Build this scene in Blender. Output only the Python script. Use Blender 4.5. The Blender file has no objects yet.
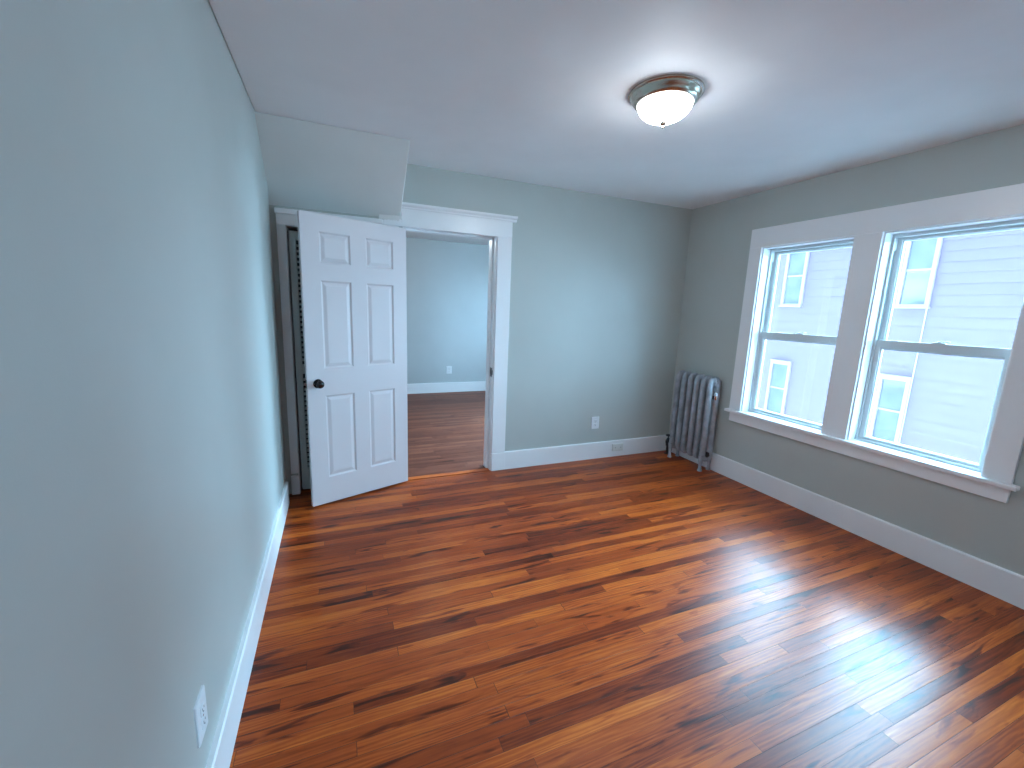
import bpy, bmesh, math, random
from mathutils import Vector, Matrix
from math import sin, cos, pi, radians

S = bpy.context.scene
C = S.collection
random.seed(7)

# ------------------------------------------------------------------ camera
CAM = Vector((0.3812, 0.0, 1.4658))
yaw, pitch, roll, fpx = 0.3968, -0.1773, 0.0366, 421.97
fwd = Vector((sin(yaw) * cos(pitch), cos(yaw) * cos(pitch), sin(pitch)))
rgt = Vector((cos(yaw), -sin(yaw), 0))
upv = rgt.cross(fwd)
r2 = cos(roll) * rgt + sin(roll) * upv
u2 = -sin(roll) * rgt + cos(roll) * upv
cd = bpy.data.cameras.new('camera')
cd.sensor_fit = 'HORIZONTAL'
cd.sensor_width = 36.0
cd.lens = fpx / 1024 * 36.0
cd.clip_start = 0.01
co = bpy.data.objects.new('camera', cd)
C.objects.link(co)
co.matrix_world = Matrix((
    (r2.x, u2.x, -fwd.x, CAM.x),
    (r2.y, u2.y, -fwd.y, CAM.y),
    (r2.z, u2.z, -fwd.z, CAM.z),
    (0, 0, 0, 1)))
S.camera = co

# ------------------------------------------------------------------ sky, exposure
SKY = 25.0
w = bpy.data.worlds.new('sky')
S.world = w
w.use_nodes = True
wt = w.node_tree
bg = wt.nodes['Background']
bg.inputs[1].default_value = SKY
# hazy sky: bright on the side the windows face (+x), much dimmer on the opposite side
wc = wt.nodes.new('ShaderNodeTexCoord')
ws = wt.nodes.new('ShaderNodeSeparateXYZ')
wt.links.new(wc.outputs['Generated'], ws.inputs[0])
wr = wt.nodes.new('ShaderNodeMapRange')
wr.inputs['From Min'].default_value = -0.25
wr.inputs['From Max'].default_value = 0.15
wt.links.new(ws.outputs[0], wr.inputs['Value'])
wm = wt.nodes.new('ShaderNodeMix')
wm.data_type = 'RGBA'
wt.links.new(wr.outputs[0], wm.inputs['Factor'])
SKYC = (0.38, 0.71, 1.0, 1)
wm.inputs['A'].default_value = tuple(c * 0.25 for c in SKYC[:3]) + (1,)
wm.inputs['B'].default_value = SKYC
wt.links.new(wm.outputs['Result'], bg.inputs[0])
# broad glow of the veiled sun
wd = wt.nodes.new('ShaderNodeVectorMath')
wd.operation = 'DOT_PRODUCT'
wd.inputs[1].default_value = (0.70, 0.47, 0.53)
wt.links.new(wc.outputs['Generated'], wd.inputs[0])
wg = wt.nodes.new('ShaderNodeMapRange')
wg.interpolation_type = 'SMOOTHSTEP'
wg.inputs['From Min'].default_value = 0.62
wg.inputs['From Max'].default_value = 1.0
wg.inputs['To Min'].default_value = SKY
wg.inputs['To Max'].default_value = SKY * 3.6
wt.links.new(wd.outputs['Value'], wg.inputs['Value'])
wt.links.new(wg.outputs[0], bg.inputs[1])
S.view_settings.view_transform = 'Standard'
S.view_settings.look = 'None'
S.view_settings.exposure = 0.16
S.view_settings.gamma = 1.0
S.view_settings.use_curve_mapping = False
S.cycles.max_bounces = 14
S.cycles.diffuse_bounces = 8
S.cycles.glossy_bounces = 5
S.cycles.transparent_max_bounces = 16
S.cycles.sample_clamp_indirect = 6.0

LAMP = 70.0

# room constants
W, L, H = 3.7013, 3.444, 2.4992
YF = -1.35          # wall behind the camera
FL = 7.033          # far wall of the room beyond
WT = 0.16           # outer wall thickness
BW = 0.13           # thickness of the wall with the doorway


# ------------------------------------------------------------------ helpers
def new_obj(name, bm, mat, parent=None, smooth=False, bevel=0.0, bseg=2, angle=40):
    bmesh.ops.recalc_face_normals(bm, faces=bm.faces[:])
    me = bpy.data.meshes.new(name)
    bm.to_mesh(me)
    bm.free()
    o = bpy.data.objects.new(name, me)
    C.objects.link(o)
    mats = mat if isinstance(mat, (list, tuple)) else [mat]
    for m in mats:
        me.materials.append(m)
    if smooth:
        for p in me.polygons:
            p.use_smooth = True
        try:
            me.set_sharp_from_angle(angle=radians(angle))
        except Exception:
            pass
    if bevel > 0:
        b = o.modifiers.new('bevel', 'BEVEL')
        b.width = bevel
        b.segments = bseg
        b.limit_method = 'ANGLE'
        b.angle_limit = radians(40)
        b.harden_normals = False
    if parent is not None:
        o.parent = parent
        o.matrix_parent_inverse = Matrix.Identity(4)
        # geometry is written in world coordinates: shift into the parent's space
        me.transform(parent_world(parent).inverted())
    return o


def parent_world(p):
    m = p.matrix_basis.copy()
    while p.parent:
        p = p.parent
        m = p.matrix_basis @ m
    return m


def empty(name, loc=(0, 0, 0), rotz=0.0):
    o = bpy.data.objects.new(name, None)
    o.empty_display_size = 0.1
    C.objects.link(o)
    o.location = loc
    o.rotation_euler = (0, 0, rotz)
    return o


def tag(o, label=None, cat=None, group=None, kind=None):
    if label:
        o['label'] = label
    if cat:
        o['category'] = cat
    if group:
        o['group'] = group
    if kind:
        o['kind'] = kind
    return o


def box(bm, x0, x1, y0, y1, z0, z1):
    v = [bm.verts.new(p) for p in ((x0, y0, z0), (x1, y0, z0), (x1, y1, z0), (x0, y1, z0),
                                   (x0, y0, z1), (x1, y0, z1), (x1, y1, z1), (x0, y1, z1))]
    for f in ((0, 3, 2, 1), (4, 5, 6, 7), (0, 1, 5, 4), (1, 2, 6, 5), (2, 3, 7, 6), (3, 0, 4, 7)):
        bm.faces.new([v[i] for i in f])
    return v


def bx(*a):
    bm = bmesh.new()
    box(bm, *a)
    return bm


def prism(bm, poly, axis, a, b):
    """poly: 2-D points; extruded along axis ('x','y','z') from a to b"""
    def P(u, v, t):
        return {'x': (t, u, v), 'y': (u, t, v), 'z': (u, v, t)}[axis]
    A = [bm.verts.new(P(u, v, a)) for u, v in poly]
    B = [bm.verts.new(P(u, v, b)) for u, v in poly]
    n = len(poly)
    for i in range(n):
        bm.faces.new((A[i], A[(i + 1) % n], B[(i + 1) % n], B[i]))
    bm.faces.new(A)
    bm.faces.new(list(reversed(B)))


def lathe(bm, prof, center, axis='z', n=48):
    """prof: (r, t) pairs; revolve about axis through center"""
    rings = []
    cx, cy, cz = center

    def P(r, t, a):
        if axis == 'z':
            return (cx + r * cos(a), cy + r * sin(a), cz + t)
        if axis == 'y':
            return (cx + r * cos(a), cy + t, cz + r * sin(a))
        return (cx + t, cy + r * cos(a), cz + r * sin(a))
    for r, t in prof:
        if r < 1e-6:
            rings.append([bm.verts.new(P(0, t, 0))])
        else:
            rings.append([bm.verts.new(P(r, t, 2 * pi * i / n)) for i in range(n)])
    for a, b in zip(rings, rings[1:]):
        for i in range(n):
            j = (i + 1) % n
            if len(a) == 1 and len(b) == 1:
                continue
            if len(a) == 1:
                bm.faces.new((a[0], b[j], b[i]))
            elif len(b) == 1:
                bm.faces.new((a[i], a[j], b[0]))
            else:
                bm.faces.new((a[i], a[j], b[j], b[i]))
    if len(rings[0]) > 1:
        bm.faces.new(list(reversed(rings[0])))
    if len(rings[-1]) > 1:
        bm.faces.new(rings[-1])


def tube(bm, path, ru, rv, nrm, n=16, closed=False, caps=True):
    """sweep an ellipse along a planar path; nrm = plane normal (gets radius rv)"""
    nrm = Vector(nrm).normalized()
    pts = [Vector(p) for p in path]
    m = len(pts)
    rings = []
    for i, p in enumerate(pts):
        if closed:
            d = (pts[(i + 1) % m] - pts[i - 1]).normalized()
        else:
            d = (pts[min(i + 1, m - 1)] - pts[max(i - 1, 0)]).normalized()
        s = d.cross(nrm).normalized()
        k = ru[i] if isinstance(ru, (list, tuple)) else ru
        q = rv[i] if isinstance(rv, (list, tuple)) else rv
        rings.append([bm.verts.new(p + s * k * cos(2 * pi * j / n) + nrm * q * sin(2 * pi * j / n)) for j in range(n)])
    rng = range(m) if closed else range(m - 1)
    for i in rng:
        a, b = rings[i], rings[(i + 1) % m]
        for j in range(n):
            bm.faces.new((a[j], a[(j + 1) % n], b[(j + 1) % n], b[j]))
    if not closed and caps:
        bm.faces.new(list(reversed(rings[0])))
        bm.faces.new(rings[-1])


def loops(bm, L_, close=False, cap0=False, cap1=False):
    R_ = [[bm.verts.new(p) for p in l] for l in L_]
    rng = range(len(R_)) if close else range(len(R_) - 1)
    for i in rng:
        a, b = R_[i], R_[(i + 1) % len(R_)]
        n = len(a)
        for j in range(n):
            bm.faces.new((a[j], a[(j + 1) % n], b[(j + 1) % n], b[j]))
    if cap0:
        bm.faces.new(list(reversed(R_[0])))
    if cap1:
        bm.faces.new(R_[-1])


def rect_x(x, y0, y1, z0, z1):
    return [(x, y0, z0), (x, y1, z0), (x, y1, z1), (x, y0, z1)]


# ------------------------------------------------------------------ materials
def mat(name):
    m = bpy.data.materials.new(name)
    m.use_nodes = True
    nt = m.node_tree
    return m, nt, nt.nodes['Principled BSDF']


def N(nt, t, **kw):
    n = nt.nodes.new(t)
    for k, v in kw.items():
        setattr(n, k, v)
    return n


def math_n(nt, op, a, b=None, c=None):
    n = nt.nodes.new('ShaderNodeMath')
    n.operation = op
    for i, v in enumerate((a, b, c)):
        if v is None:
            continue
        if isinstance(v, (int, float)):
            n.inputs[i].default_value = v
        else:
            nt.links.new(v, n.inputs[i])
    return n.outputs[0]


def ramp(nt, fac, stops, interp='LINEAR'):
    r = nt.nodes.new('ShaderNodeValToRGB')
    r.color_ramp.interpolation = interp
    e = r.color_ramp.elements
    while len(e) < len(stops):
        e.new(0.5)
    for el, (p, c) in zip(e, stops):
        el.position = p
        el.color = (*c, 1) if len(c) == 3 else c
    nt.links.new(fac, r.inputs[0])
    return r.outputs[0]


def paint(name, col, rough=0.5, spec=0.5, var=0.04, scale=3.0, bump=0.15, bscale=180.0, bdist=0.001, wave=0.0):
    """painted plaster / wood: faint mottling and roller texture"""
    m, nt, p = mat(name)
    tc = N(nt, 'ShaderNodeTexCoord')
    no = N(nt, 'ShaderNodeTexNoise')
    no.inputs['Scale'].default_value = scale
    no.inputs['Detail'].default_value = 4
    nt.links.new(tc.outputs['Object'], no.inputs['Vector'])
    lo = tuple(c * (1 - var) for c in col)
    hi = tuple(min(1, c * (1 + var)) for c in col)
    nt.links.new(ramp(nt, no.outputs['Fac'], [(0.3, lo), (0.7, hi)]), p.inputs['Base Color'])
    p.inputs['Roughness'].default_value = rough
    p.inputs['Specular IOR Level'].default_value = spec
    b1 = N(nt, 'ShaderNodeTexNoise')
    b1.inputs['Scale'].default_value = bscale
    b1.inputs['Detail'].default_value = 3
    nt.links.new(tc.outputs['Object'], b1.inputs['Vector'])
    bp = N(nt, 'ShaderNodeBump')
    bp.inputs['Strength'].default_value = bump
    bp.inputs['Distance'].default_value = bdist
    nt.links.new(b1.outputs['Fac'], bp.inputs['Height'])
    last = bp
    if wave > 0:
        b2 = N(nt, 'ShaderNodeTexNoise')
        b2.inputs['Scale'].default_value = 2.2
        b2.inputs['Detail'].default_value = 2
        nt.links.new(tc.outputs['Object'], b2.inputs['Vector'])
        bq = N(nt, 'ShaderNodeBump')
        bq.inputs['Strength'].default_value = 1.0
        bq.inputs['Distance'].default_value = wave
        nt.links.new(b2.outputs['Fac'], bq.inputs['Height'])
        nt.links.new(bp.outputs['Normal'], bq.inputs['Normal'])
        last = bq
    nt.links.new(last.outputs['Normal'], p.inputs['Normal'])
    return m


M_WALL = paint('wall_paint_grey_green', (0.49, 0.515, 0.49), rough=0.38, spec=0.45, var=0.02, wave=0.004)
M_FARWALL = paint('wall_paint_blue_grey', (0.50, 0.53, 0.54), rough=0.36, spec=0.5, var=0.02, wave=0.004)
M_CEIL = paint('ceiling_paint', (0.86, 0.86, 0.87), rough=0.6, spec=0.3, var=0.02, wave=0.02)
M_SOFFIT = paint('soffit_paint', (0.72, 0.72, 0.70), rough=0.5, spec=0.4, var=0.03, wave=0.01)
M_TRIM = paint('white_gloss_trim', (0.88, 0.88, 0.89), rough=0.3, spec=0.5, var=0.015, bump=0.05, bscale=60)
M_DOOR = paint('white_door_paint', (0.71, 0.65, 0.66), rough=0.38, spec=0.45, var=0.01, bump=0.06, bscale=120)
M_LOUVRE = paint('shaded_louvre_paint', (0.50, 0.51, 0.49), rough=0.5, spec=0.3, var=0.03)  # white louvres; their shade is put into the grey base colour
M_VINYL = paint('white_vinyl', (0.64, 0.68, 0.69), rough=0.35, spec=0.5, var=0.01, bump=0.03)
M_PLASTIC = paint('white_plastic', (0.80, 0.82, 0.84), rough=0.3, spec=0.5, var=0.01, bump=0.02)
M_IVORY = paint('pale_plate', (0.76, 0.77, 0.74), rough=0.4, spec=0.4, var=0.01, bump=0.02)
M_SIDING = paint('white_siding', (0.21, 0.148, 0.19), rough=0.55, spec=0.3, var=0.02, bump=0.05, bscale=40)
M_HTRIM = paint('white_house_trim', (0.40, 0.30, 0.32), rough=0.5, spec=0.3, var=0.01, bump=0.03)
M_GROUND = paint('pale_concrete', (0.78, 0.77, 0.75), rough=0.8, spec=0.2, var=0.08, bump=0.4, bscale=60)
M_ROOF = paint('grey_roofing', (0.20, 0.20, 0.21), rough=0.8, spec=0.2, var=0.1)
M_OWN = paint('dark_low_bounce_exterior', (0.13, 0.12, 0.12), rough=0.8, spec=0.2, var=0.1)  # for the added sky-blocking mass; dark to cut bounce between the houses
M_DARK = paint('dark_slot', (0.02, 0.02, 0.02), rough=0.6, spec=0.3, var=0.01)
M_CLOSET = paint('closet_shade_dark', (0.10, 0.10, 0.10), rough=0.8, spec=0.2, var=0.02)  # darkness inside the closet put into the wall colour


def metal(name, col, rough, metallic=1.0, var=0.1, scale=20):
    m, nt, p = mat(name)
    tc = N(nt, 'ShaderNodeTexCoord')
    no = N(nt, 'ShaderNodeTexNoise')
    no.inputs['Scale'].default_value = scale
    no.inputs['Detail'].default_value = 5
    nt.links.new(tc.outputs['Object'], no.inputs['Vector'])
    nt.links.new(ramp(nt, no.outputs['Fac'], [(0.3, tuple(c * (1 - var) for c in col)), (0.7, tuple(min(1, c * (1 + var)) for c in col))]), p.inputs['Base Color'])
    p.inputs['Metallic'].default_value = metallic
    p.inputs['Roughness'].default_value = rough
    return m


M_NICKEL = metal('brushed_nickel', (0.50, 0.44, 0.37), 0.27)
M_BRONZE = metal('dark_bronze', (0.035, 0.03, 0.03), 0.18, metallic=0.8)
M_STRIKE = metal('dull_steel', (0.16, 0.16, 0.17), 0.35)
M_RAD = metal('silver_radiator_paint', (0.40, 0.42, 0.46), 0.4, metallic=0.3, var=0.25, scale=14)
M_CHROME = metal('chrome', (0.8, 0.8, 0.82), 0.15)
M_IRON = metal('dark_iron', (0.06, 0.06, 0.065), 0.5, metallic=0.6)


def glass_mat(name, tint=(1, 1, 1), refl=0.6):
    m = bpy.data.materials.new(name)
    m.use_nodes = True
    nt = m.node_tree
    for n in list(nt.nodes):
        if n.type != 'OUTPUT_MATERIAL':
            nt.nodes.remove(n)
    out = [n for n in nt.nodes if n.type == 'OUTPUT_MATERIAL'][0]
    tr = N(nt, 'ShaderNodeBsdfTransparent')
    tr.inputs[0].default_value = (*tint, 1)
    gl = N(nt, 'ShaderNodeBsdfGlossy')
    gl.inputs['Roughness'].default_value = 0.02
    fr = N(nt, 'ShaderNodeFresnel')
    fr.inputs['IOR'].default_value = 1.45
    mx = N(nt, 'ShaderNodeMixShader')
    nt.links.new(math_n(nt, 'MULTIPLY', fr.outputs[0], refl), mx.inputs[0])
    nt.links.new(tr.outputs[0], mx.inputs[1])
    nt.links.new(gl.outputs[0], mx.inputs[2])
    nt.links.new(mx.outputs[0], out.inputs[0])
    return m


M_GLASS = glass_mat('window_glass', (0.97, 0.99, 0.99))


def house_pane():
    m, nt, p = mat('neighbour_pane')
    tc = N(nt, 'ShaderNodeTexCoord')
    no = N(nt, 'ShaderNodeTexNoise')
    no.inputs['Scale'].default_value = 3.0
    no.inputs['Detail'].default_value = 4
    nt.links.new(tc.outputs['Object'], no.inputs['Vector'])
    nt.links.new(ramp(nt, no.outputs['Fac'], [(0.3, (0.13, 0.135, 0.165)), (0.7, (0.20, 0.19, 0.22))]), p.inputs['Base Color'])
    p.inputs['Roughness'].default_value = 0.08
    p.inputs['Specular IOR Level'].default_value = 0.7
    return m


M_PANE = house_pane()


def lamp_glass():
    m, nt, p = mat('frosted_lamp_glass')
    p.inputs['Base Color'].default_value = (0.9, 0.9, 0.88, 1)
    p.inputs['Roughness'].default_value = 0.35
    p.inputs['Emission Color'].default_value = (0.86, 0.93, 1.0, 1)
    ge = N(nt, 'ShaderNodeNewGeometry')
    sx = N(nt, 'ShaderNodeSeparateXYZ')
    nt.links.new(ge.outputs['Normal'], sx.inputs[0])
    mr = N(nt, 'ShaderNodeMapRange')
    mr.interpolation_type = 'SMOOTHSTEP'
    mr.inputs['From Min'].default_value = -0.15
    mr.inputs['From Max'].default_value = -1.0
    mr.inputs['To Min'].default_value = LAMP * 0.05
    mr.inputs['To Max'].default_value = LAMP * 1.35
    nt.links.new(sx.outputs[2], mr.inputs['Value'])
    nt.links.new(mr.outputs[0], p.inputs['Emission Strength'])
    return m


M_LAMP = lamp_glass()


def floor_mat(name, cols, coat, spec):
    m, nt, p = mat(name)
    lk = nt.links.new
    PW = 0.0525
    tc = N(nt, 'ShaderNodeTexCoord')
    sep = N(nt, 'ShaderNodeSeparateXYZ')
    lk(tc.outputs['Object'], sep.inputs[0])
    X, Y = sep.outputs[0], sep.outputs[1]
    yr = math_n(nt, 'DIVIDE', math_n(nt, 'ADD', Y, 10.0), PW)
    row = math_n(nt, 'FLOOR', yr)
    fy = math_n(nt, 'FRACT', yr)
    wn = N(nt, 'ShaderNodeTexWhiteNoise', noise_dimensions='1D')
    lk(row, wn.inputs['W'])
    sc = N(nt, 'ShaderNodeSeparateColor')
    lk(wn.outputs['Color'], sc.inputs[0])
    plen = math_n(nt, 'MULTIPLY_ADD', sc.outputs[0], 1.3, 0.7)      # mean board length of the row
    xr = math_n(nt, 'ADD', math_n(nt, 'DIVIDE', math_n(nt, 'ADD', X, 20.0), plen), math_n(nt, 'MULTIPLY', sc.outputs[1], 17.0))
    # jitter the butt joints
    col = math_n(nt, 'FLOOR', xr)
    fx = math_n(nt, 'FRACT', xr)
    cv = N(nt, 'ShaderNodeCombineXYZ')
    lk(row, cv.inputs[0])
    lk(col, cv.inputs[1])
    w2 = N(nt, 'ShaderNodeTexWhiteNoise', noise_dimensions='3D')
    lk(cv.outputs[0], w2.inputs['Vector'])
    s2 = N(nt, 'ShaderNodeSeparateColor')
    lk(w2.outputs['Color'], s2.inputs[0])
    ra, rb, rc = s2.outputs
    # grain coordinates, offset per board
    gx = math_n(nt, 'ADD', X, math_n(nt, 'MULTIPLY', ra, 31.0))
    gy = math_n(nt, 'ADD', math_n(nt, 'MULTIPLY', fy, PW), math_n(nt, 'MULTIPLY', rb, 7.0))
    g1v = N(nt, 'ShaderNodeCombineXYZ')
    lk(math_n(nt, 'MULTIPLY', gx, 3.2), g1v.inputs[0])
    lk(math_n(nt, 'MULTIPLY', gy, 62.0), g1v.inputs[1])
    g1 = N(nt, 'ShaderNodeTexNoise')
    g1.inputs['Scale'].default_value = 1.0
    g1.inputs['Detail'].default_value = 6
    g1.inputs['Roughness'].default_value = 0.65
    lk(g1v.outputs[0], g1.inputs['Vector'])
    # cathedral grain
    wv = N(nt, 'ShaderNodeCombineXYZ')
    lk(math_n(nt, 'MULTIPLY', gx, 1.7), wv.inputs[0])
    lk(math_n(nt, 'MULTIPLY', gy, 15.0), wv.inputs[1])
    wa = N(nt, 'ShaderNodeTexWave', wave_type='BANDS', bands_direction='Y')
    wa.inputs['Scale'].default_value = 1.5
    wa.inputs['Distortion'].default_value = 13.0
    wa.inputs['Detail'].default_value = 3.0
    wa.inputs['Detail Scale'].default_value = 0.9
    lk(wv.outputs[0], wa.inputs['Vector'])
    # dark mineral streaks / knots
    kv = N(nt, 'ShaderNodeCombineXYZ')
    lk(math_n(nt, 'MULTIPLY', gx, 3.0), kv.inputs[0])
    lk(math_n(nt, 'MULTIPLY', gy, 22.0), kv.inputs[1])
    kn = N(nt, 'ShaderNodeTexNoise')
    kn.inputs['Scale'].default_value = 1.0
    kn.inputs['Detail'].default_value = 3
    kn.inputs['Distortion'].default_value = 0.8
    lk(kv.outputs[0], kn.inputs['Vector'])
    # broad wear / stain unevenness
    bn = N(nt, 'ShaderNodeTexNoise')
    bn.inputs['Scale'].default_value = 1.6
    bn.inputs['Detail'].default_value = 4
    lk(tc.outputs['Object'], bn.inputs['Vector'])
    t = math_n(nt, 'MULTIPLY_ADD', rc, 0.40, -0.02)
    t = math_n(nt, 'ADD', t, math_n(nt, 'MULTIPLY', g1.outputs['Fac'], 0.62))
    t = math_n(nt, 'ADD', t, math_n(nt, 'MULTIPLY', math_n(nt, 'SUBTRACT', wa.outputs['Fac'], 0.5), math_n(nt, 'MULTIPLY', rb, 0.20)))
    t = math_n(nt, 'ADD', t, math_n(nt, 'MULTIPLY', math_n(nt, 'SUBTRACT', bn.outputs['Fac'], 0.5), 0.45))
    kd = N(nt, 'ShaderNodeMapRange')
    kd.inputs['From Min'].default_value = 0.58
    kd.inputs['From Max'].default_value = 0.70
    lk(kn.outputs['Fac'], kd.inputs['Value'])
    t = math_n(nt, 'SUBTRACT', t, math_n(nt, 'MULTIPLY', kd.outputs[0], 0.40))
    colr = ramp(nt, t, list(zip((0.0, 0.25, 0.5, 0.75, 1.0), cols)))
    # joints
    ey = math_n(nt, 'MULTIPLY', math_n(nt, 'MINIMUM', fy, math_n(nt, 'SUBTRACT', 1.0, fy)), PW)
    ex = math_n(nt, 'MULTIPLY', math_n(nt, 'MINIMUM', fx, math_n(nt, 'SUBTRACT', 1.0, fx)), plen)
    gapw = math_n(nt, 'MULTIPLY_ADD', sc.outputs[2], 0.0011, 0.0002)
    gy_ = math_n(nt, 'LESS_THAN', ey, gapw)
    gx_ = math_n(nt, 'LESS_THAN', ex, math_n(nt, 'MULTIPLY_ADD', rb, 0.0016, 0.0003))
    gap = math_n(nt, 'MAXIMUM', gy_, gx_)
    mx = N(nt, 'ShaderNodeMix', data_type='RGBA')
    lk(math_n(nt, 'MULTIPLY', gap, 0.75), mx.inputs['Factor'])
    lk(colr, mx.inputs['A'])
    mx.inputs['B'].default_value = (0.02, 0.006, 0.004, 1)
    lk(mx.outputs['Result'], p.inputs['Base Color'])
    p.inputs['Specular IOR Level'].default_value = spec
    rr = N(nt, 'ShaderNodeMapRange')
    rr.inputs['To Min'].default_value = 0.34
    rr.inputs['To Max'].default_value = 0.5
    lk(bn.outputs['Fac'], rr.inputs['Value'])
    lk(rr.outputs[0], p.inputs['Roughness'])
    p.inputs['Coat Weight'].default_value = coat
    p.inputs['Coat IOR'].default_value = 1.41
    rc2 = N(nt, 'ShaderNodeMapRange')
    rc2.inputs['To Min'].default_value = 0.29
    rc2.inputs['To Max'].default_value = 0.37
    lk(bn.outputs['Fac'], rc2.inputs['Value'])
    lk(rc2.outputs[0], p.inputs['Coat Roughness'])
    # bump: joints, grain, and boards very slightly cupped
    hgt = math_n(nt, 'SUBTRACT', math_n(nt, 'MULTIPLY', g1.outputs['Fac'], 0.25), gap)
    hgt = math_n(nt, 'ADD', hgt, math_n(nt, 'MULTIPLY', ra, 0.5))
    hgt = math_n(nt, 'ADD', hgt, math_n(nt, 'MULTIPLY', math_n(nt, 'MULTIPLY', fy, math_n(nt, 'SUBTRACT', 1.0, fy)), 1.2))
    bp = N(nt, 'ShaderNodeBump')
    bp.inputs['Strength'].default_value = 0.5
    bp.inputs['Distance'].default_value = 0.0012
    lk(hgt, bp.inputs['Height'])
    lk(bp.outputs['Normal'], p.inputs['Normal'])
    lk(bp.outputs['Normal'], p.inputs['Coat Normal'])
    return m


M_FLOOR = floor_mat('oak_strip_floor', ((0.045, 0.006, 0.001), (0.14, 0.017, 0.002), (0.33, 0.052, 0.006), (0.53, 0.115, 0.014), (0.70, 0.215, 0.038)), 0.85, 0.0)
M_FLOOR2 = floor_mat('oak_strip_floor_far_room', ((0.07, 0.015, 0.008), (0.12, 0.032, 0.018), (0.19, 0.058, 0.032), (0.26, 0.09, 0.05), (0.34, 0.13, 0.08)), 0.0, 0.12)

# ------------------------------------------------------------------ room shell
ST = 'structure'
XL0, XR1 = -0.62, W + WT            # outer extents of the two rooms
tag(new_obj('floor', bx(XL0, XR1, YF - 0.12, L + 0.05, -0.12, 0.0), M_FLOOR),
    'glossy reddish brown oak strip floor of the near room', 'floor', kind=ST)
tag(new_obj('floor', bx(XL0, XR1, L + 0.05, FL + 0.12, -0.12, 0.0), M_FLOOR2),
    'paler oak strip floor of the room beyond the doorway', 'floor', kind=ST)

bm = bmesh.new()
box(bm, 0.004, W + 0.001, YF - 0.06, L + 0.001, H, H + 0.05)          # plaster ceiling; a crack is left along the left wall
box(bm, XL0, XR1, L + 0.03, FL + 0.12, H, H + 0.05)                   # ceiling of the room beyond
box(bm, XL0, XR1, YF - 0.12, FL + 0.12, H + 0.05, H + 0.16)           # unseen cover slab added to keep sky light out of the crack
tag(new_obj('ceiling', bm, M_CEIL), 'off-white painted plaster ceiling', 'ceiling', kind=ST)

bm = bmesh.new()
box(bm, -0.14, 0.0, YF - 0.12, 3.335, 0.0, H + 0.05)
box(bm, -0.14, -0.05, 3.335, L + BW, 0.0, H + 0.05)
tag(new_obj('wall_left', bm, M_WALL), 'long smooth grey-green wall at the left', 'wall', kind=ST)

tag(new_obj('wall_front', bx(-0.14, XR1, YF - 0.12, YF, 0.0, H + 0.05), M_WALL),
    'wall behind the viewer', 'wall', kind=ST)

# back wall with closet opening and doorway
DX0, DX1, DZ = 0.885, 1.632, 2.046
KX0, KX1, KZ = 0.085, 0.715, 1.972
bm = bmesh.new()
y0, y1 = L, L + BW
box(bm, -0.05, KX0 - 0.012, y0, y1, 0, H + 0.02)
box(bm, KX1 + 0.012, DX0 - 0.012, y0, y1, 0, H + 0.02)
box(bm, KX0 - 0.012, KX1 + 0.012, y0, y1, KZ + 0.012, H + 0.02)
box(bm, DX0 - 0.012, DX1 + 0.012, y0, y1, DZ + 0.012, H + 0.02)
box(bm, DX1 + 0.012, W, y0, y1, 0, H + 0.02)
tag(new_obj('wall_back', bm, M_WALL), 'grey-green back wall with the doorway', 'wall', kind=ST)

# right wall with two window openings, continuing along the room beyond
WZ0, WZ1 = 0.6357, 2.042
A0, A1 = 1.9108, 2.6031      # window 1 (farther)
B0, B1 = 1.052, 1.7448       # window 2 (nearer)
F0, F1 = 4.50, 5.70          # unseen window added to light the room beyond
G0, G1 = -1.10, -0.40        # unseen window added to light the near left wall
bm = bmesh.new()
cuts = [(G0, G1), (B0, B1), (A0, A1), (F0, F1)]
yy = YF - 0.12
for a, b in cuts:
    box(bm, W, W + WT, yy, a, 0, H + 0.05)
    box(bm, W, W + WT, a, b, 0, WZ0 - 0.03)
    box(bm, W, W + WT, a, b, WZ1, H + 0.05)
    yy = b
box(bm, W, W + WT, yy, FL + 0.12, 0, H + 0.05)
tag(new_obj('wall_right', bm, M_WALL), 'grey-green wall around the two windows', 'wall', kind=ST)

# room beyond
tag(new_obj('wall_far', bx(XL0, W, FL, FL + 0.12, 0, H), M_FARWALL),
    'blue-grey wall seen through the doorway', 'wall', kind=ST)
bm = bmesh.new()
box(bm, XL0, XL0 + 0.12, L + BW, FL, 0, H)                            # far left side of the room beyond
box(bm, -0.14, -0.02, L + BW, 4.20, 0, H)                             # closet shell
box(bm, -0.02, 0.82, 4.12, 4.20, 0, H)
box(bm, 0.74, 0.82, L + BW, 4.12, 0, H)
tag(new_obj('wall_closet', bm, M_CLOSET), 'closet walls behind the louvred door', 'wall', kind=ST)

# sloped soffit under the stairs
bm = bmesh.new()
prism(bm, [(2.957, H - 0.002), (L, 2.097), (L, H - 0.002)], 'x', -0.045, 0.858)
o = tag(new_obj('soffit', bm, M_SOFFIT, bevel=0.006, bseg=3), 'sloped boxed-in underside of a stair above the white door', 'soffit', kind=ST)
# ragged plaster lip at its lower right corner
bm = bmesh.new()
random.seed(3)
pts = []
n = 26
for i in range(n):
    pts.append((0.70 + 0.165 * i / (n - 1), 2.082 + random.uniform(-0.006, 0.006) + (0.014 if i > n - 4 else 0)))
poly = pts + [(0.861, 2.118), (0.70, 2.112)]
prism(bm, poly, 'y', 3.4125, 3.419)
tag(new_obj('trim_5', bm, M_SOFFIT), 'ragged plaster edge at the lower corner of the sloped soffit', 'trim', kind=ST)

# ------------------------------------------------------------------ baseboards
BH, BT = 0.1686, 0.020


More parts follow.
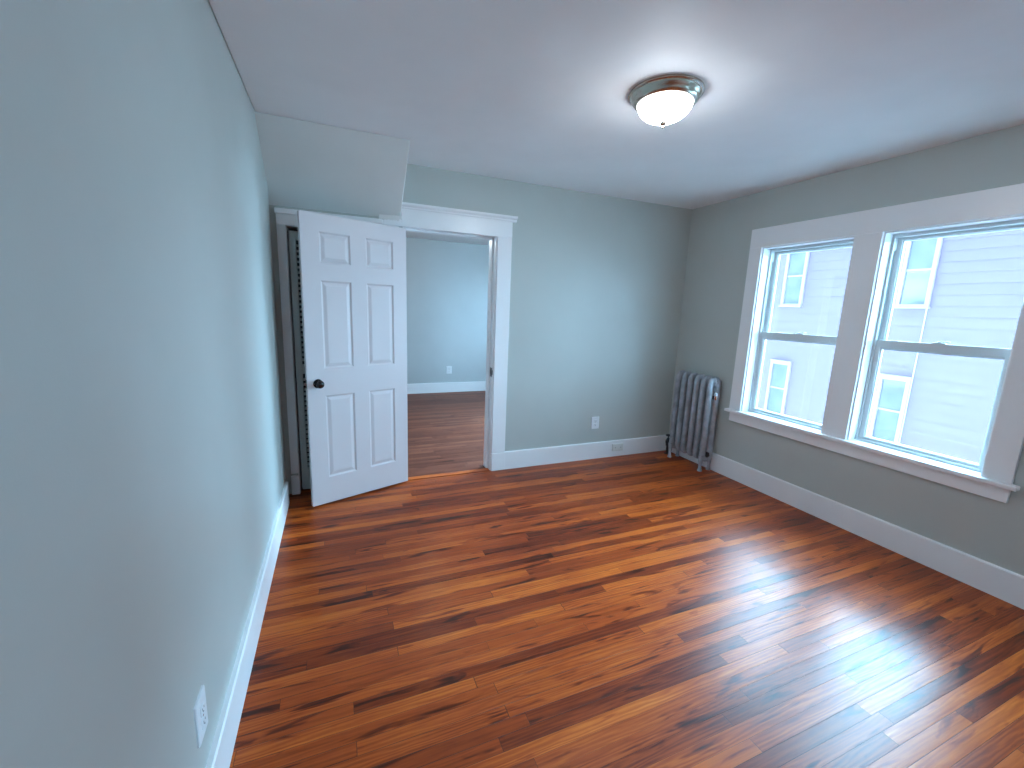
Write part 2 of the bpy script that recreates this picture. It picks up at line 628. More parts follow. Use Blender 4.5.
def base_profile(t0, sgn):
    # in (depth, z): small rounded top edge
    return [(t0, 0.0), (t0 + sgn * BT, 0.0), (t0 + sgn * BT, BH - 0.006), (t0 + sgn * (BT - 0.005), BH), (t0, BH)]


def baseboard(name, axis, t0, sgn, a, b, label):
    bm = bmesh.new()
    if axis == 'y':
        prism(bm, base_profile(t0, sgn), 'y', a, b)
    else:
        prism(bm, base_profile(t0, sgn), 'x', a, b)
    return tag(new_obj(name, bm, M_TRIM), label, 'baseboard', kind=ST)


baseboard('baseboard_left', 'y', 0.0, 1, YF, 3.285, 'tall white baseboard along the left wall')
baseboard('baseboard_right', 'y', W, -1, YF, L - BT, 'tall white baseboard under the windows and radiator')
baseboard('baseboard_back', 'x', L, -1, 1.7727, W, 'tall white baseboard on the back wall right of the doorway')
baseboard('baseboard_far', 'x', FL, -1, -0.5, W, 'white baseboard in the room beyond the doorway')
baseboard('baseboard_front', 'x', YF, 1, BT, W - BT, 'white baseboard behind the viewer')

# ------------------------------------------------------------------ doorway casing and frame
CF = L - 0.022                        # front of the casing boards
t = tag(empty('trim_1', (1.26, L, 0)), 'white doorway casing with a stepped cornice on top', 'casing', kind=ST)
bm = bmesh.new()
box(bm, 0.862, 1.767, CF - 0.006, L, 2.044, 2.171)
box(bm, 0.728, 0.862, CF - 0.006, L, 2.044, 2.096)
new_obj('head_board', bm, M_TRIM, t, bevel=0.002)
bm = bmesh.new()
prism(bm, [(L, 2.171), (CF - 0.008, 2.171), (CF - 0.012, 2.178), (CF - 0.012, 2.187), (CF - 0.024, 2.194), (CF - 0.030, 2.200),
           (CF - 0.030, 2.214), (L, 2.214)], 'x', 0.862, 1.802)
new_obj('cornice', bm, M_TRIM, t)
for a, b in ((0.728, 0.842), (1.6415, 1.7680)):
    new_obj('casing_leg', bx(a, b, CF, L, BH, 2.044), M_TRIM, t, bevel=0.002)
    new_obj('plinth', bx(a - 0.001 if a > 1 else a, b + 0.004, CF - 0.002, L, 0, BH - 0.003), M_TRIM, t, bevel=0.003)

f = tag(empty('trim_2', (1.26, L + BW / 2, 0)), 'white inner door frame with a dark strike plate in the right jamb', 'door frame', kind=ST)
new_obj('jamb', bx(DX1, DX1 + 0.012, L - 0.004, L + BW + 0.004, 0, DZ), M_TRIM, f, bevel=0.0015)
new_obj('jamb', bx(DX0 - 0.012, DX0, L - 0.004, L + BW + 0.004, 0, DZ), M_TRIM, f, bevel=0.0015)
new_obj('head_jamb', bx(DX0 - 0.012, DX1 + 0.012, L - 0.004, L + BW + 0.004, DZ, DZ + 0.012), M_TRIM, f, bevel=0.0015)
new_obj('stop', bx(DX1 - 0.014, DX1, L + 0.055, L + BW, 0, DZ), M_TRIM, f, bevel=0.002)
new_obj('stop', bx(DX0, DX0 + 0.014, L + 0.055, L + BW, 0, DZ), M_TRIM, f, bevel=0.002)
new_obj('stop', bx(DX0, DX1, L + 0.055, L + BW, DZ - 0.014, DZ), M_TRIM, f, bevel=0.002)
bm = bmesh.new()
box(bm, DX1 - 0.003, DX1 + 0.001, L + 0.004, L + 0.050, 0.865, 0.945)
box(bm, DX1 - 0.005, DX1 + 0.001, L - 0.008, L + 0.006, 0.885, 0.925)
sp = new_obj('strike_plate', bm, M_STRIKE, f, bevel=0.001)
sp['label'] = 'dark steel strike plate'
new_obj('strike_hole', bx(DX1 - 0.0036, DX1 + 0.0005, L + 0.016, L + 0.038, 0.888, 0.922), M_DARK, sp)

# threshold board
tag(new_obj('trim_3', bx(DX0, DX1, L - 0.012, L + 0.056, 0.0, 0.004), M_FLOOR, bevel=0.002),
    'flush wooden threshold board across the doorway', 'threshold', kind=ST)

# ------------------------------------------------------------------ closet casing and louvred door
t = tag(empty('trim_4', (0.4, L, 0)), 'shaded closet casing in the left corner behind the open door', 'casing', kind=ST)
new_obj('head_board', bx(0.026, 0.727, CF, L, KZ + 0.004, 2.046), M_TRIM, t, bevel=0.002)
new_obj('head_cap', bx(0.020, 0.727, CF - 0.010, L, 2.046, 2.080), M_TRIM, t, bevel=0.003)
new_obj('casing_leg', bx(0.026, 0.081, CF, L, BH, KZ + 0.004), M_TRIM, t, bevel=0.002)
new_obj('casing_leg', bx(0.708, 0.727, CF, L, 0.0, KZ + 0.004), M_TRIM, t, bevel=0.002)
new_obj('plinth', bx(0.024, 0.083, CF - 0.003, L, 0, BH - 0.02), M_TRIM, t, bevel=0.003)

new_obj('jamb', bx(KX0 - 0.012, KX0, L, L + BW, 0, KZ), M_TRIM, t)
new_obj('jamb', bx(KX1, KX1 + 0.012, L, L + BW, 0, KZ), M_TRIM, t)
new_obj('head_jamb', bx(KX0 - 0.012, KX1 + 0.012, L, L + BW, KZ, KZ + 0.012), M_TRIM, t)

# louvred leaf (recessed in its opening)
LX0, LX1, LY0, LY1, LZ0, LZ1 = 0.096, 0.399, L + 0.012, L + 0.040, 0.02, 1.945
for k, dx in enumerate((0.0, 0.307)):
    d = empty('door_2' if k == 0 else 'door_3', (LX0 + dx, LY0, 0))
    tag(d, ('louvred closet leaf with slats glimpsed left of the white door' if k == 0
            else 'second louvred closet leaf hidden behind the white door'), 'closet door', kind=ST)
    a, b = LX0 + dx, LX1 + dx
    bm = bmesh.new()
    box(bm, a, a + 0.042, LY0, LY1, LZ0, LZ1)
    box(bm, b - 0.042, b, LY0, LY1, LZ0, LZ1)
    for z0, z1 in ((LZ0, 0.20), (0.93, 1.00), (1.885, LZ1)):
        box(bm, a + 0.042, b - 0.042, LY0, LY1, z0, z1)
    new_obj('leaf_frame', bm, M_LOUVRE, d, bevel=0.002)
    bm = bmesh.new()
    z = 0.215
    while z < 1.875:
        if not (0.915 < z < 1.005):
            # slat tilted: front edge low
            prism(bm, [(LY0 + 0.001, z), (LY0 + 0.004, z - 0.004), (LY1 - 0.002, z + 0.010), (LY1 - 0.005, z + 0.014)], 'x', a + 0.041, b - 0.041)
        z += 0.037
    new_obj('louvre_slats', bm, M_LOUVRE, d)

# ------------------------------------------------------------------ six-panel door, swung wide open
DW, DH, DT = 0.757, 2.018, 0.035
da = 2.7803
dd = Vector((cos(da), -sin(da), 0))          # hinge -> free edge
dn = Vector((dd.y, -dd.x, 0))                # visible face normal
if dn.dot(CAM - Vector((0.89, 3.4, 1))) < 0:
    dn = -dn
hinge = Vector((0.8942, 3.4048, 0.012))


def dp(s, z, depth):
    """point on the door: s from hinge, z from its bottom, depth behind the visible face"""
    p = hinge + dd * s - dn * depth
    return (p.x, p.y, hinge.z + z)


door = tag(empty('door_1', hinge), 'white six-panel door standing wide open with a dark round knob', 'door', kind=ST)
xs = [0, 0.108, 0.322, 0.430, 0.642, DW]
zs = [0, 0.194, 0.803, 0.992, 1.594, 1.705, 1.908, DH]
holes = {(1, 1), (3, 1), (1, 3), (3, 3), (1, 5), (3, 5)}
bm = bmesh.new()
for side in (0, 1):
    base = 0.0 if side == 0 else DT
    sg = 1 if side == 0 else -1
    for i in range(5):
        for j in range(7):
            r = (xs[i], xs[i + 1], zs[j], zs[j + 1])

            def ring(ins, dep):
                return [dp(r[0] + ins, r[2] + ins, base + sg * dep), dp(r[1] - ins, r[2] + ins, base + sg * dep),
                        dp(r[1] - ins, r[3] - ins, base + sg * dep), dp(r[0] + ins, r[3] - ins, base + sg * dep)]
            if (i, j) in holes:
                loops(bm, [ring(0, 0), ring(0.003, 0.001), ring(0.010, 0.008), ring(0.014, 0.0095), ring(0.018, 0.0090), ring(0.036, 0.003), ring(0.039, 0.0025)], cap1=True)
            else:
                bm.faces.new([bm.verts.new(p) for p in ring(0, 0)])
for a, b in (((0, 0), (DW, 0)), ((DW, 0), (DW, DH)), ((DW, DH), (0, DH)), ((0, DH), (0, 0))):
    bm.faces.new([bm.verts.new(p) for p in (dp(*a, 0), dp(*b, 0), dp(*b, DT), dp(*a, DT))])
bmesh.ops.remove_doubles(bm, verts=bm.verts[:], dist=1e-5)
new_obj('door_leaf', bm, M_DOOR, door)

# knob: lathe about the door normal, built on y axis then turned
kn = bmesh.new()
lathe(kn, [(0.0, 0.0), (0.031, 0.0), (0.032, -0.003), (0.030, -0.007), (0.022, -0.010), (0.012, -0.013), (0.0105, -0.026), (0.014, -0.031), (0.022, -0.036),
           (0.0265, -0.043), (0.027, -0.050), (0.024, -0.057), (0.016, -0.0615), (0.0, -0.063)], (0, 0, 0), 'y', 32)
ang = math.atan2(dn.x, -dn.y)
mt = Matrix.Translation(Vector(dp(0.688, 0.893, 0.0))) @ Matrix.Rotation(ang, 4, 'Z')
bmesh.ops.transform(kn, matrix=mt, verts=kn.verts[:])
k = new_obj('door_knob', kn, M_BRONZE, door, smooth=True)
k['label'] = 'dark bronze knob'
kn = bmesh.new()
lathe(kn, [(0.0, 0.0), (0.031, 0.0), (0.030, 0.007), (0.012, 0.012), (0.0105, 0.024), (0.022, 0.032), (0.027, 0.042), (0.022, 0.052), (0.0, 0.056)], (0, 0, 0), 'y', 32)
mt = Matrix.Translation(Vector(dp(0.688, 0.893, DT))) @ Matrix.Rotation(ang, 4, 'Z')
bmesh.ops.transform(kn, matrix=mt, verts=kn.verts[:])
new_obj('door_knob', kn, M_BRONZE, door, smooth=True)
# latch plate on the free edge
bm = bmesh.new()


def dbox(bm, s0, s1, z0, z1, d0, d1):
    v = [bm.verts.new(dp(*p)) for p in ((s0, z0, d0), (s1, z0, d0), (s1, z0, d1), (s0, z0, d1), (s0, z1, d0), (s1, z1, d0), (s1, z1, d1), (s0, z1, d1))]
    for q in ((0, 3, 2, 1), (4, 5, 6, 7), (0, 1, 5, 4), (1, 2, 6, 5), (2, 3, 7, 6), (3, 0, 4, 7)):
        bm.faces.new([v[i] for i in q])


dbox(bm, DW - 0.001, DW + 0.0015, 0.865, 0.922, 0.006, 0.029)
lp = new_obj('latch_plate', bm, M_STRIKE, door)
bm = bmesh.new()
dbox(bm, DW + 0.001, DW + 0.011, 0.886, 0.901, 0.011, 0.024)
new_obj('latch_bolt', bm, M_CHROME, lp)
for hz in (0.20, 0.98, 1.78):
    bm = bmesh.new()
    p = hinge - dn * 0.020
    lathe(bm, [(0.0055, 0), (0.0055, 0.09)], (p.x + 0.006, p.y + 0.002, hinge.z + hz), 'z', 12)
    dbox(bm, -0.0018, 0.0006, hz, hz + 0.09, 0.008, 0.034)
    new_obj('hinge', bm, M_STRIKE, door, smooth=True)

# ------------------------------------------------------------------ windows
SX = W + 0.088         # room-side face of the lower sash


def sash(bm, x0, x1, y0, y1, z0, z1, stile, top, bot, bead=0.008):
    """rectangular sash with a sloped glazing bead on the room side"""
    def R(x, i):
        k = i / stile if stile else 0
        return rect_x(x, y0 + i, y1 - i, z0 + i * bot / stile, z1 - i * top / stile)
    loops(bm, [R(x0, 0), R(x0, stile - bead), R(x0 + 0.004, stile - bead + 0.001), R(x0 + 0.010, stile), R(x1 - 0.002, stile), R(x1, stile - 0.003), R(x1, 0)], close=True)


def sash_window(name, y0, y1, label):
    t = tag(empty(name, (W, (y0 + y1) / 2, WZ0)), label, 'window', kind=ST)
    # painted jamb liner, from the casing to the outside
    bm = bmesh.new()
    th = 0.010
    xa, xb = W - 0.001, W + WT + 0.012
    box(bm, xa, xb, y0, y0 + th, WZ0, WZ1)
    box(bm, xa, xb, y1 - th, y1, WZ0, WZ1)
    box(bm, xa, xb, y0 + th, y1 - th, WZ1 - th, WZ1)
    new_obj('jamb', bm, M_TRIM, t)
    # vinyl frame with the sash tracks
    a, b = y0 + th, y1 - th
    bm = bmesh.new()
    for s, e in ((a, 1), (b, -1)):
        def sb(x0, x1, d, z0, z1):
            box(bm, x0, x1, min(s, s + e * d), max(s, s + e * d), z0, z1)
        sb(SX - 0.012, SX - 0.002, 0.014, WZ0 + 0.012, WZ1 - th)           # inner lip
        sb(SX - 0.002, SX + 0.028, 0.004, WZ0 + 0.012, WZ1 - th)           # lower-sash track
        sb(SX - 0.002, SX + 0.030, 0.013, 1.93, WZ1 - th)                  # track stop block
        sb(SX + 0.028, SX + 0.034, 0.012, WZ0 + 0.012, WZ1 - th)           # parting bead
        sb(SX + 0.034, SX + 0.066, 0.004, WZ0 + 0.012, WZ1 - th)
        sb(SX + 0.066, SX + 0.078, 0.014, WZ0 + 0.012, WZ1 - th)           # outer lip
    box(bm, SX - 0.012, SX + 0.078, a, b, WZ1 - th - 0.010, WZ1 - th)
    box(bm, SX - 0.012, SX + 0.030, a + 0.014, b - 0.014, WZ1 - th - 0.020, WZ1 - th - 0.010)
    prism(bm, [(SX - 0.020, WZ0), (SX + 0.080, WZ0), (SX + 0.080, WZ0 + 0.006), (SX - 0.020, WZ0 + 0.016)], 'y', a, b)
    new_obj('window_frame', bm, M_VINYL, t, bevel=0.001)
    # upper sash (outer track)
    bm = bmesh.new()
    ux0, ux1 = SX + 0.036, SX + 0.064
    sash(bm, ux0, ux1, a + 0.005, b - 0.005, 1.292, WZ1 - th - 0.010, 0.037, 0.032, 0.048)
    us = new_obj('upper_sash', bm, M_VINYL, t)
    new_obj('pane', bx(ux0 + 0.014, ux0 + 0.018, a + 0.036, b - 0.036, 1.330, WZ1 - th - 0.038), M_GLASS, us)
    # lower sash (inner track)
    bm = bmesh.new()
    lx0, lx1 = SX, SX + 0.027
    sash(bm, lx0, lx1, a + 0.005, b - 0.005, WZ0 + 0.012, 1.345, 0.044, 0.064, 0.026)
    # lift rail and the raised ridge along the meeting rail
    box(bm, lx0 - 0.006, lx0 + 0.002, a + 0.05, b - 0.05, 1.296, 1.302)
    ls = new_obj('lower_sash', bm, M_VINYL, t)
    new_obj('pane', bx(lx0 + 0.012, lx0 + 0.016, a + 0.044, b - 0.044, WZ0 + 0.034, 1.287), M_GLASS, ls)
    ym = (y0 + y1) / 2
    bm = bmesh.new()
    box(bm, lx0 + 0.002, lx0 + 0.024, ym - 0.030, ym + 0.030, 1.345, 1.352)
    lathe(bm, [(0.011, 0), (0.011, 0.006), (0.008, 0.009)], (lx0 + 0.012, ym, 1.352), 'z', 20)
    box(bm, lx0 + 0.004, lx0 + 0.014, ym - 0.050, ym - 0.004, 1.356, 1.362)
    lk_ = new_obj('sash_lock', bm, M_VINYL, ls, bevel=0.001)
    return t


sash_window('window_1', A0, A1, 'white double-hung window beside the radiator')
sash_window('window_2', B0, B1, 'nearer white double-hung window cut by the right edge')
sash_window('added_window_4', G0, G1, 'white double-hung window added outside the view to light the left wall')
t3 = tag(empty('added_window_3', (W, (F0 + F1) / 2, WZ0)), 'unseen window added to let daylight into the room beyond', 'window', kind=ST)
bm = bmesh.new()
loops(bm, [rect_x(W + 0.02, F0, F1, WZ0 - 0.03, WZ1), rect_x(W + 0.02, F0 + 0.05, F1 - 0.05, WZ0 + 0.03, WZ1 - 0.05),
           rect_x(W + 0.12, F0 + 0.05, F1 - 0.05, WZ0 + 0.03, WZ1 - 0.05), rect_x(W + 0.12, F0, F1, WZ0 - 0.03, WZ1)], close=True)
new_obj('window_frame', bm, M_VINYL, t3)

# shared casing, stool and apron
t = tag(empty('trim_6', (W, 1.83, WZ0)), 'wide flat white casing with stool and apron around both windows', 'casing', kind=ST)
CX = W - 0.020
WY0, WY1 = 0.9358, 2.7148
new_obj('head_board', bx(CX, W, WY0, WY1, WZ1, 2.1962), M_TRIM, t, bevel=0.002)
new_obj('casing_leg', bx(CX, W, A1, WY1, WZ0, WZ1), M_TRIM, t, bevel=0.002)
new_obj('casing_leg', bx(CX, W, WY0, B0, WZ0, WZ1), M_TRIM, t, bevel=0.002)
new_obj('mullion', bx(CX, W + WT, B1, A0, WZ0, WZ1), M_TRIM, t, bevel=0.002)
new_obj('stool', bx(W - 0.048, W + WT + 0.03, WY0 - 0.028, WY1 + 0.028, WZ0 - 0.026, WZ0), M_TRIM, t, bevel=0.006, bseg=3)
new_obj('apron', bx(CX, W, WY0, WY1 - 0.012, 0.528, WZ0 - 0.026), M_TRIM, t, bevel=0.003)


# ------------------------------------------------------------------ radiator
RX0, RX1 = 3.562, 3.645
rad = tag(empty('radiator', (3.605, 3.04, 0)), 'old silver-painted cast-iron radiator in the corner beside the window', 'radiator')
sec_y = [2.840 + 0.08 * i for i in range(6)]
for i, y in enumerate(sec_y):
    bm = bmesh.new()
    zb, zt, rr = 0.120, 0.882, 0.037
    path = []
    for cx_, cz_, a0 in ((RX1 - rr, zt - rr, 0), (RX0 + rr, zt - rr, 90), (RX0 + rr, zb + rr, 180), (RX1 - rr, zb + rr, 270)):
        for q in range(7):
            a = radians(a0 + 15 * q)
            path.append((cx_ + rr * cos(a), y, cz_ + rr * sin(a)))
    tube(bm, path, 0.031, [0.030 if (q < 3 or q > 24) else 0.0225 for q in range(28)], (0, 1, 0), n=18, closed=True)
    # web filling the rounded ends between the columns
    for zc in (zt - 0.030, zb + 0.030):
        lathe(bm, [(0.0, -0.020), (0.020, -0.020), (0.030, -0.013), (0.034, 0.0), (0.030, 0.013), (0.020, 0.020), (0.0, 0.020)], ((RX0 + RX1) / 2, y, zc), 'y', 20)
    if i < 5:
        for zc in (zt - 0.032, zb + 0.032):
            lathe(bm, [(0.018, 0.0), (0.018, 0.08)], ((RX0 + RX1) / 2, y, zc), 'y', 16)
    sec = new_obj('section', bm, M_RAD, rad, smooth=True, angle=60)
for y in (sec_y[0], sec_y[-1]):
    for x in (RX0 - 0.014, RX1 + 0.012):
        bm = bmesh.new()
        lathe(bm, [(0.0, 0.0), (0.021, 0.0), (0.022, 0.008), (0.015, 0.022), (0.014, 0.05), (0.019, 0.09), (0.024, 0.15), (0.0, 0.17)], (x, y, 0), 'z', 18)
        new_obj('foot', bm, M_RAD, rad, smooth=True)
# end plugs
for zc in (0.856, 0.160):
    bm = bmesh.new()
    lathe(bm, [(0.0, -0.034), (0.013, -0.034), (0.015, -0.031), (0.015, -0.024), (0.026, -0.022), (0.027, -0.005), (0.0, 0.0)], ((RX0 + RX1) / 2, sec_y[0], zc), 'y', 8 if zc > 0.5 else 20)
    new_obj('end_plug', bm, M_RAD if zc > .5 else M_IRON, rad)
# air vent
bm = bmesh.new()
vy, vz, vx = sec_y[0] - 0.034, 0.735, (RX0 + RX1) / 2
lathe(bm, [(0.0, -0.040), (0.012, -0.038), (0.0165, -0.030), (0.0165, 0.020), (0.014, 0.030), (0.007, 0.037), (0.0, 0.039)], (vx, vy, vz), 'z', 20)
av = new_obj('air_vent', bm, M_CHROME, rad, smooth=True)
av['label'] = 'bright bullet-shaped air vent'
bm = bmesh.new()
lathe(bm, [(0.006, -0.006), (0.006, 0.060)], (vx, vy, vz - 0.02), 'y', 10)
lathe(bm, [(0.0, 0.0), (0.019, 0.0), (0.019, 0.008), (0.0, 0.008)], (vx, vy + 0.016, vz - 0.018), 'y', 6)
new_obj('vent_nipple', bm, M_IRON, av)
# steam valve at the far end
bm = bmesh.new()
px, py = 3.600, 3.335
lathe(bm, [(0.0, 0.0), (0.030, 0.0), (0.030, 0.004), (0.0135, 0.006), (0.0135, 0.085), (0.020, 0.088), (0.020, 0.108), (0.024, 0.115), (0.026, 0.135), (0.022, 0.152),
           (0.017, 0.158), (0.017, 0.172), (0.007, 0.176), (0.006, 0.205)], (px, py, 0), 'z', 20)
lathe(bm, [(0.015, 0.0), (0.015, -0.040), (0.022, -0.042), (0.022, -0.062), (0.018, -0.065), (0.018, -0.085)], (px, py, 0.132), 'y', 16)
vl = new_obj('steam_valve', bm, M_IRON, rad, smooth=True)
vl['label'] = 'dark iron steam valve'
bm = bmesh.new()
ring = [(px + 0.024 * cos(2 * pi * i / 20), py + 0.024 * sin(2 * pi * i / 20), 0.200) for i in range(20)]
tube(bm, ring, 0.0055, 0.0075, (0, 0, 1), n=8, closed=True)
lathe(bm, [(0.0, -0.006), (0.011, -0.006), (0.011, 0.006), (0.0, 0.008)], (px, py, 0.200), 'z', 12)
box(bm, px - 0.024, px + 0.024, py - 0.003, py + 0.003, 0.197, 0.203)
box(bm, px - 0.003, px + 0.003, py - 0.024, py + 0.024, 0.197, 0.203)
new_obj('valve_wheel', bm, M_IRON, vl, smooth=True)


# ------------------------------------------------------------------ ceiling light
LC = (1.87, 1.79, H)
cl = tag(empty('ceiling_light', LC), 'lit frosted dome ceiling light with a brushed nickel rim', 'ceiling light')
bm = bmesh.new()
lathe(bm, [(0.0, 0.0), (0.170, 0.0), (0.1715, -0.004), (0.170, -0.009), (0.163, -0.012), (0.163, -0.016), (0.160, -0.020), (0.154, -0.030), (0.147, -0.037),
           (0.146, -0.041), (0.141, -0.044), (0.137, -0.049), (0.131, -0.050), (0.129, -0.046), (0.0, -0.030)], LC, 'z', 72)
new_obj('nickel_rim', bm, M_NICKEL, cl, smooth=True, angle=50)
bm = bmesh.new()
prof = []
for i in range(15):
    a = pi / 2 * i / 14
    prof.append((0.128 * cos(a) ** 0.92 if i < 14 else 0.0, -0.044 - 0.081 * sin(a) ** 1.1))
lathe(bm, prof, LC, 'z', 64)
gd = new_obj('glass_dome', bm, M_LAMP, cl, smooth=True, angle=80)
gd['label'] = 'glowing frosted glass dome'
bm = bmesh.new()
lathe(bm, [(0.0, 0.008), (0.016, 0.006), (0.0175, 0.001), (0.015, -0.005), (0.008, -0.008), (0.005, -0.0105), (0.007, -0.016), (0.006, -0.022), (0.0, -0.025)],
      (LC[0], LC[1], H - 0.130), 'z', 20)
new_obj('finial', bm, M_NICKEL, cl, smooth=True)


# unseen fill light added for the room beyond and the door jamb; no fixture
ld = bpy.data.lights.new('far_room_fill', 'POINT')
ld.energy = 26
ld.color = (0.85, 0.94, 1.0)
ld.shadow_soft_size = 0.12
lo_ = bpy.data.objects.new('far_room_fill', ld)
C.objects.link(lo_)
lo_.location = (0.98, 4.9, 2.32)


# ------------------------------------------------------------------ outlets
def outlet(center, nrm, w_, h_, label, horiz=False):
    """duplex outlet; nrm is the outward wall normal"""
    nrm = Vector(nrm)
    side = Vector((0, 0, 1)).cross(nrm).normalized()
    c = Vector(center)
    upd = Vector((0, 0, 1))
    if horiz:
        side, upd = upd, side

    def P(u, v, d):
        return tuple(c + side * u + upd * v + nrm * d)

    def rr(w2, h2, rad_, d, cu=0, cv=0, k=4):
        pts = []
        for sx, sy, a0 in ((1, 1, 0), (-1, 1, 90), (-1, -1, 180), (1, -1, 270)):
            for q in range(k + 1):
                a = radians(a0 + 90 * q / k)
                pts.append(P(cu + sx * (w2 - rad_) + rad_ * cos(a), cv + sy * (h2 - rad_) + rad_ * sin(a), d))
        return pts
    t = tag(empty('wall_outlet', center), label, 'outlet', 'white wall outlets')
    bm = bmesh.new()
    a, b = w_ / 2, h_ / 2
    loops(bm, [rr(a, b, 0.004, 0), rr(a, b, 0.004, 0.004), rr(a - 0.003, b - 0.003, 0.004, 0.0065), rr(a - 0.008, b - 0.008, 0.003, 0.007)], cap0=True, cap1=True)
    new_obj('cover_plate', bm, M_PLASTIC, t)
    for s in (1, -1):
        bm = bmesh.new()
        loops(bm, [rr(0.0175, 0.0145, 0.009, 0.006, 0, s * 0.0195), rr(0.0175, 0.0145, 0.009, 0.0085, 0, s * 0.0195), rr(0.016, 0.013, 0.008, 0.0095, 0, s * 0.0195)], cap0=True, cap1=True)
        rc_ = new_obj('receptacle', bm, M_PLASTIC, t)
        bm = bmesh.new()
        for u, hw, hh in ((-0.0065, 0.0012, 0.0045), (0.0065, 0.0012, 0.0036)):
            loops(bm, [rr(hw, hh, 0.0003, 0.0094, u, s * 0.0195 + 0.003), rr(hw, hh, 0.0003, 0.0097, u, s * 0.0195 + 0.003)], cap0=True, cap1=True)
        loops(bm, [rr(0.0024, 0.0024, 0.0022, 0.0094, 0, s * 0.0195 - 0.0065), rr(0.0024, 0.0024, 0.0022, 0.0097, 0, s * 0.0195 - 0.0065)], cap0=True, cap1=True)
        new_obj('socket_slots', bm, M_DARK, rc_)
    bm = bmesh.new()
    loops(bm, [rr(0.0033, 0.0033, 0.003, 0.0065), rr(0.0033, 0.0033, 0.003, 0.0082)], cap0=True, cap1=True)
    new_obj('screw', bm, M_CHROME, t)
    return t


outlet((0.0, 1.212, 0.338), (1, 0, 0), 0.080, 0.126, 'white duplex outlet low on the left wall in the foreground')
outlet((2.738, L, 0.371), (0, -1, 0), 0.088, 0.124, 'white duplex outlet on the back wall left of the radiator')
outlet((2.145, FL, 0.386), (0, -1, 0), 0.095, 0.130, 'white duplex outlet on the far wall seen through the doorway')

# horizontal plate set in the back baseboard
t = tag(empty('baseboard_plate', (3.018, L - BT, 0.098)), 'pale cover plate set in the back baseboard near the radiator', 'cover plate')
bm = bmesh.new()
y = L - BT
lp_ = []
for ins, d in ((0, 0), (0, 0.010), (0.003, 0.013), (0.012, 0.0135)):
    lp_.append([(2.953 + ins, y - d, 0.060 + ins), (3.084 - ins, y - d, 0.060 + ins), (3.084 - ins, y - d, 0.137 - ins), (2.953 + ins, y - d, 0.137 - ins)])
loops(bm, lp_, cap0=True, cap1=True)
new_obj('plate', bm, M_IVORY, t)
for x in (2.985, 3.052):
    bm = bmesh.new()
    lathe(bm, [(0.0, 0.0), (0.004, 0.0), (0.004, -0.0155), (0.0, -0.016)], (x, y, 0.098), 'y', 10)
    new_obj('screw', bm, M_STRIKE, t)

# ------------------------------------------------------------------ outside: ground, house across the way, own house enlarged to block the sky
GZ = -3.4
NX = 8.18
EAVE = 3.25
tag(new_obj('ground', bx(W - 1.0, 40, -25, 32, GZ - 0.2, GZ), M_GROUND), 'pale paved ground between the houses', 'ground', kind=ST)
bm = bmesh.new()
OX = W + WT
box(bm, -6, OX, -26, 34, H + 0.17, 8.2)
box(bm, -6, OX, -26, YF - 0.125, GZ, H + 0.17)
box(bm, -6, OX, FL + 0.125, 34, GZ, H + 0.17)
box(bm, -6, OX, YF - 0.125, FL + 0.125, GZ, -0.125)
tag(new_obj('house_sky_block', bm, M_OWN), 'unseen outside of this house, enlarged to keep sky light off the house opposite', 'house', kind=ST)

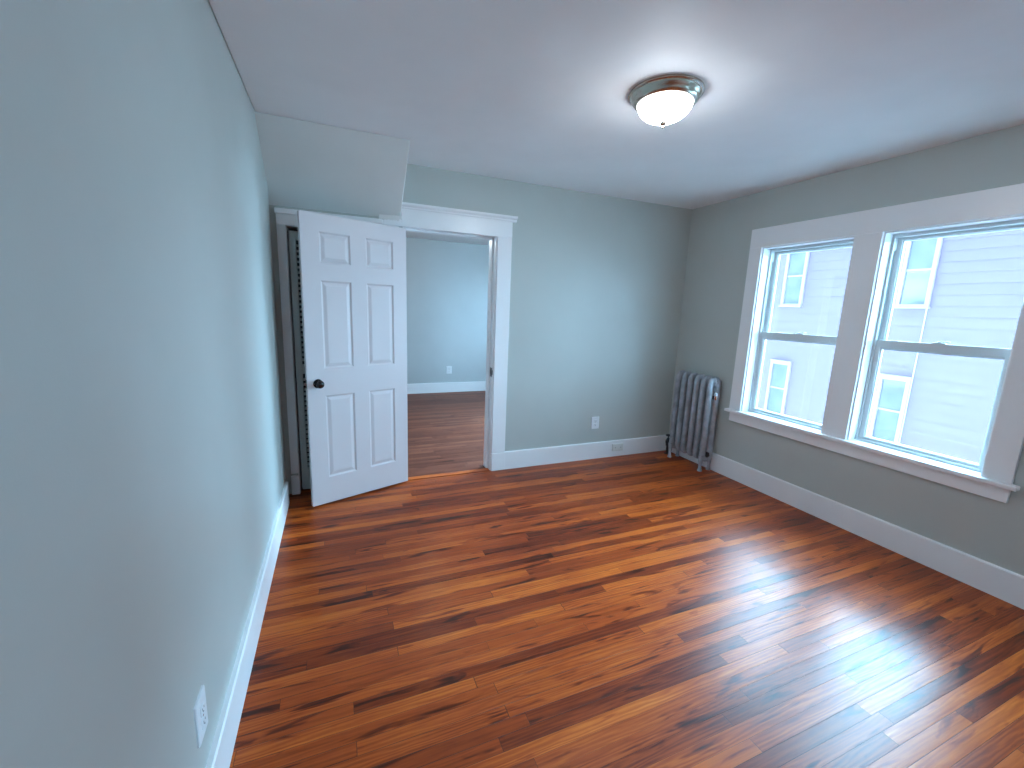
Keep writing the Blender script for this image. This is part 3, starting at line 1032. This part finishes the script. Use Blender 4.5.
nh = tag(empty('neighbouring_house', (NX, 4.0, GZ)), 'white clapboard house seen through both windows', 'house')
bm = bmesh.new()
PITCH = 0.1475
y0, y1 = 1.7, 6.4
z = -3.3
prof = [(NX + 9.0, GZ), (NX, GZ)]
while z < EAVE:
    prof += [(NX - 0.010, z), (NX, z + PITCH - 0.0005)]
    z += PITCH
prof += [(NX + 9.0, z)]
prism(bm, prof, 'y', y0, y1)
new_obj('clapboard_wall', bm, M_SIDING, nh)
bm = bmesh.new()
prism(bm, [(NX - 0.25, EAVE), (NX - 0.25, EAVE + 0.12), (NX + 4.5, EAVE + 1.3), (NX + 9.25, EAVE + 0.12), (NX + 9.25, EAVE)], 'y', y0 - 0.2, y1 + 0.2)
new_obj('roof', bm, M_ROOF, nh)
for yc, z0, z1, zm in ((5.375, 1.735, 2.72, 2.232), (5.395, -0.36, 0.605, 0.150), (3.575, 1.735, 2.72, 2.222), (3.600, -0.36, 0.605, 0.139)):
    gw = 0.148
    fr = bmesh.new()
    o_ = 0.048
    xo = NX - 0.045
    loops(fr, [rect_x(NX + 0.02, yc - gw - o_, yc + gw + o_, z0 - o_, z1 + 0.062), rect_x(xo, yc - gw - o_, yc + gw + o_, z0 - o_, z1 + 0.062),
               rect_x(xo, yc - gw, yc + gw, z0, z1), rect_x(NX + 0.02, yc - gw, yc + gw, z0, z1)], close=True)
    box(fr, xo - 0.03, NX, yc - gw - o_ - 0.012, yc + gw + o_ + 0.012, z0 - o_ - 0.012, z0 - o_ + 0.012)      # sill
    box(fr, xo - 0.02, NX, yc - gw - o_ - 0.008, yc + gw + o_ + 0.008, z1 + 0.060, z1 + 0.075)                # drip cap
    box(fr, NX - 0.030, NX + 0.012, yc - gw, yc + gw, zm - 0.014, zm + 0.014)                                 # meeting rail
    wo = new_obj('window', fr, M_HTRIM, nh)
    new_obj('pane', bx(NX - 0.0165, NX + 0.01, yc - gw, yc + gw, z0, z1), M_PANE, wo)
bm = bmesh.new()
lathe(bm, [(0.007, 0.0), (0.007, 4.9)], (NX - 0.018, 3.397, GZ + 0.2), 'z', 8)
new_obj('cable', bm, M_IVORY, nh)


# ------------------------------------------------------------------ sky portals in the window openings (sampling aid, emit nothing of their own)
def portal(y0, y1, z0, z1):
    ld = bpy.data.lights.new('window_portal', 'AREA')
    ld.shape = 'RECTANGLE'
    ld.size = z1 - z0
    ld.size_y = y1 - y0
    ld.cycles.is_portal = True
    o = bpy.data.objects.new('window_portal', ld)
    C.objects.link(o)
    o.location = (W + WT + 0.02, (y0 + y1) / 2, (z0 + z1) / 2)
    o.rotation_euler = (0, radians(90), 0)      # emits towards -x
    return o


portal(A0, A1, WZ0, WZ1)
portal(B0, B1, WZ0, WZ1)
portal(F0, F1, WZ0, WZ1)
portal(G0, G1, WZ0, WZ1)
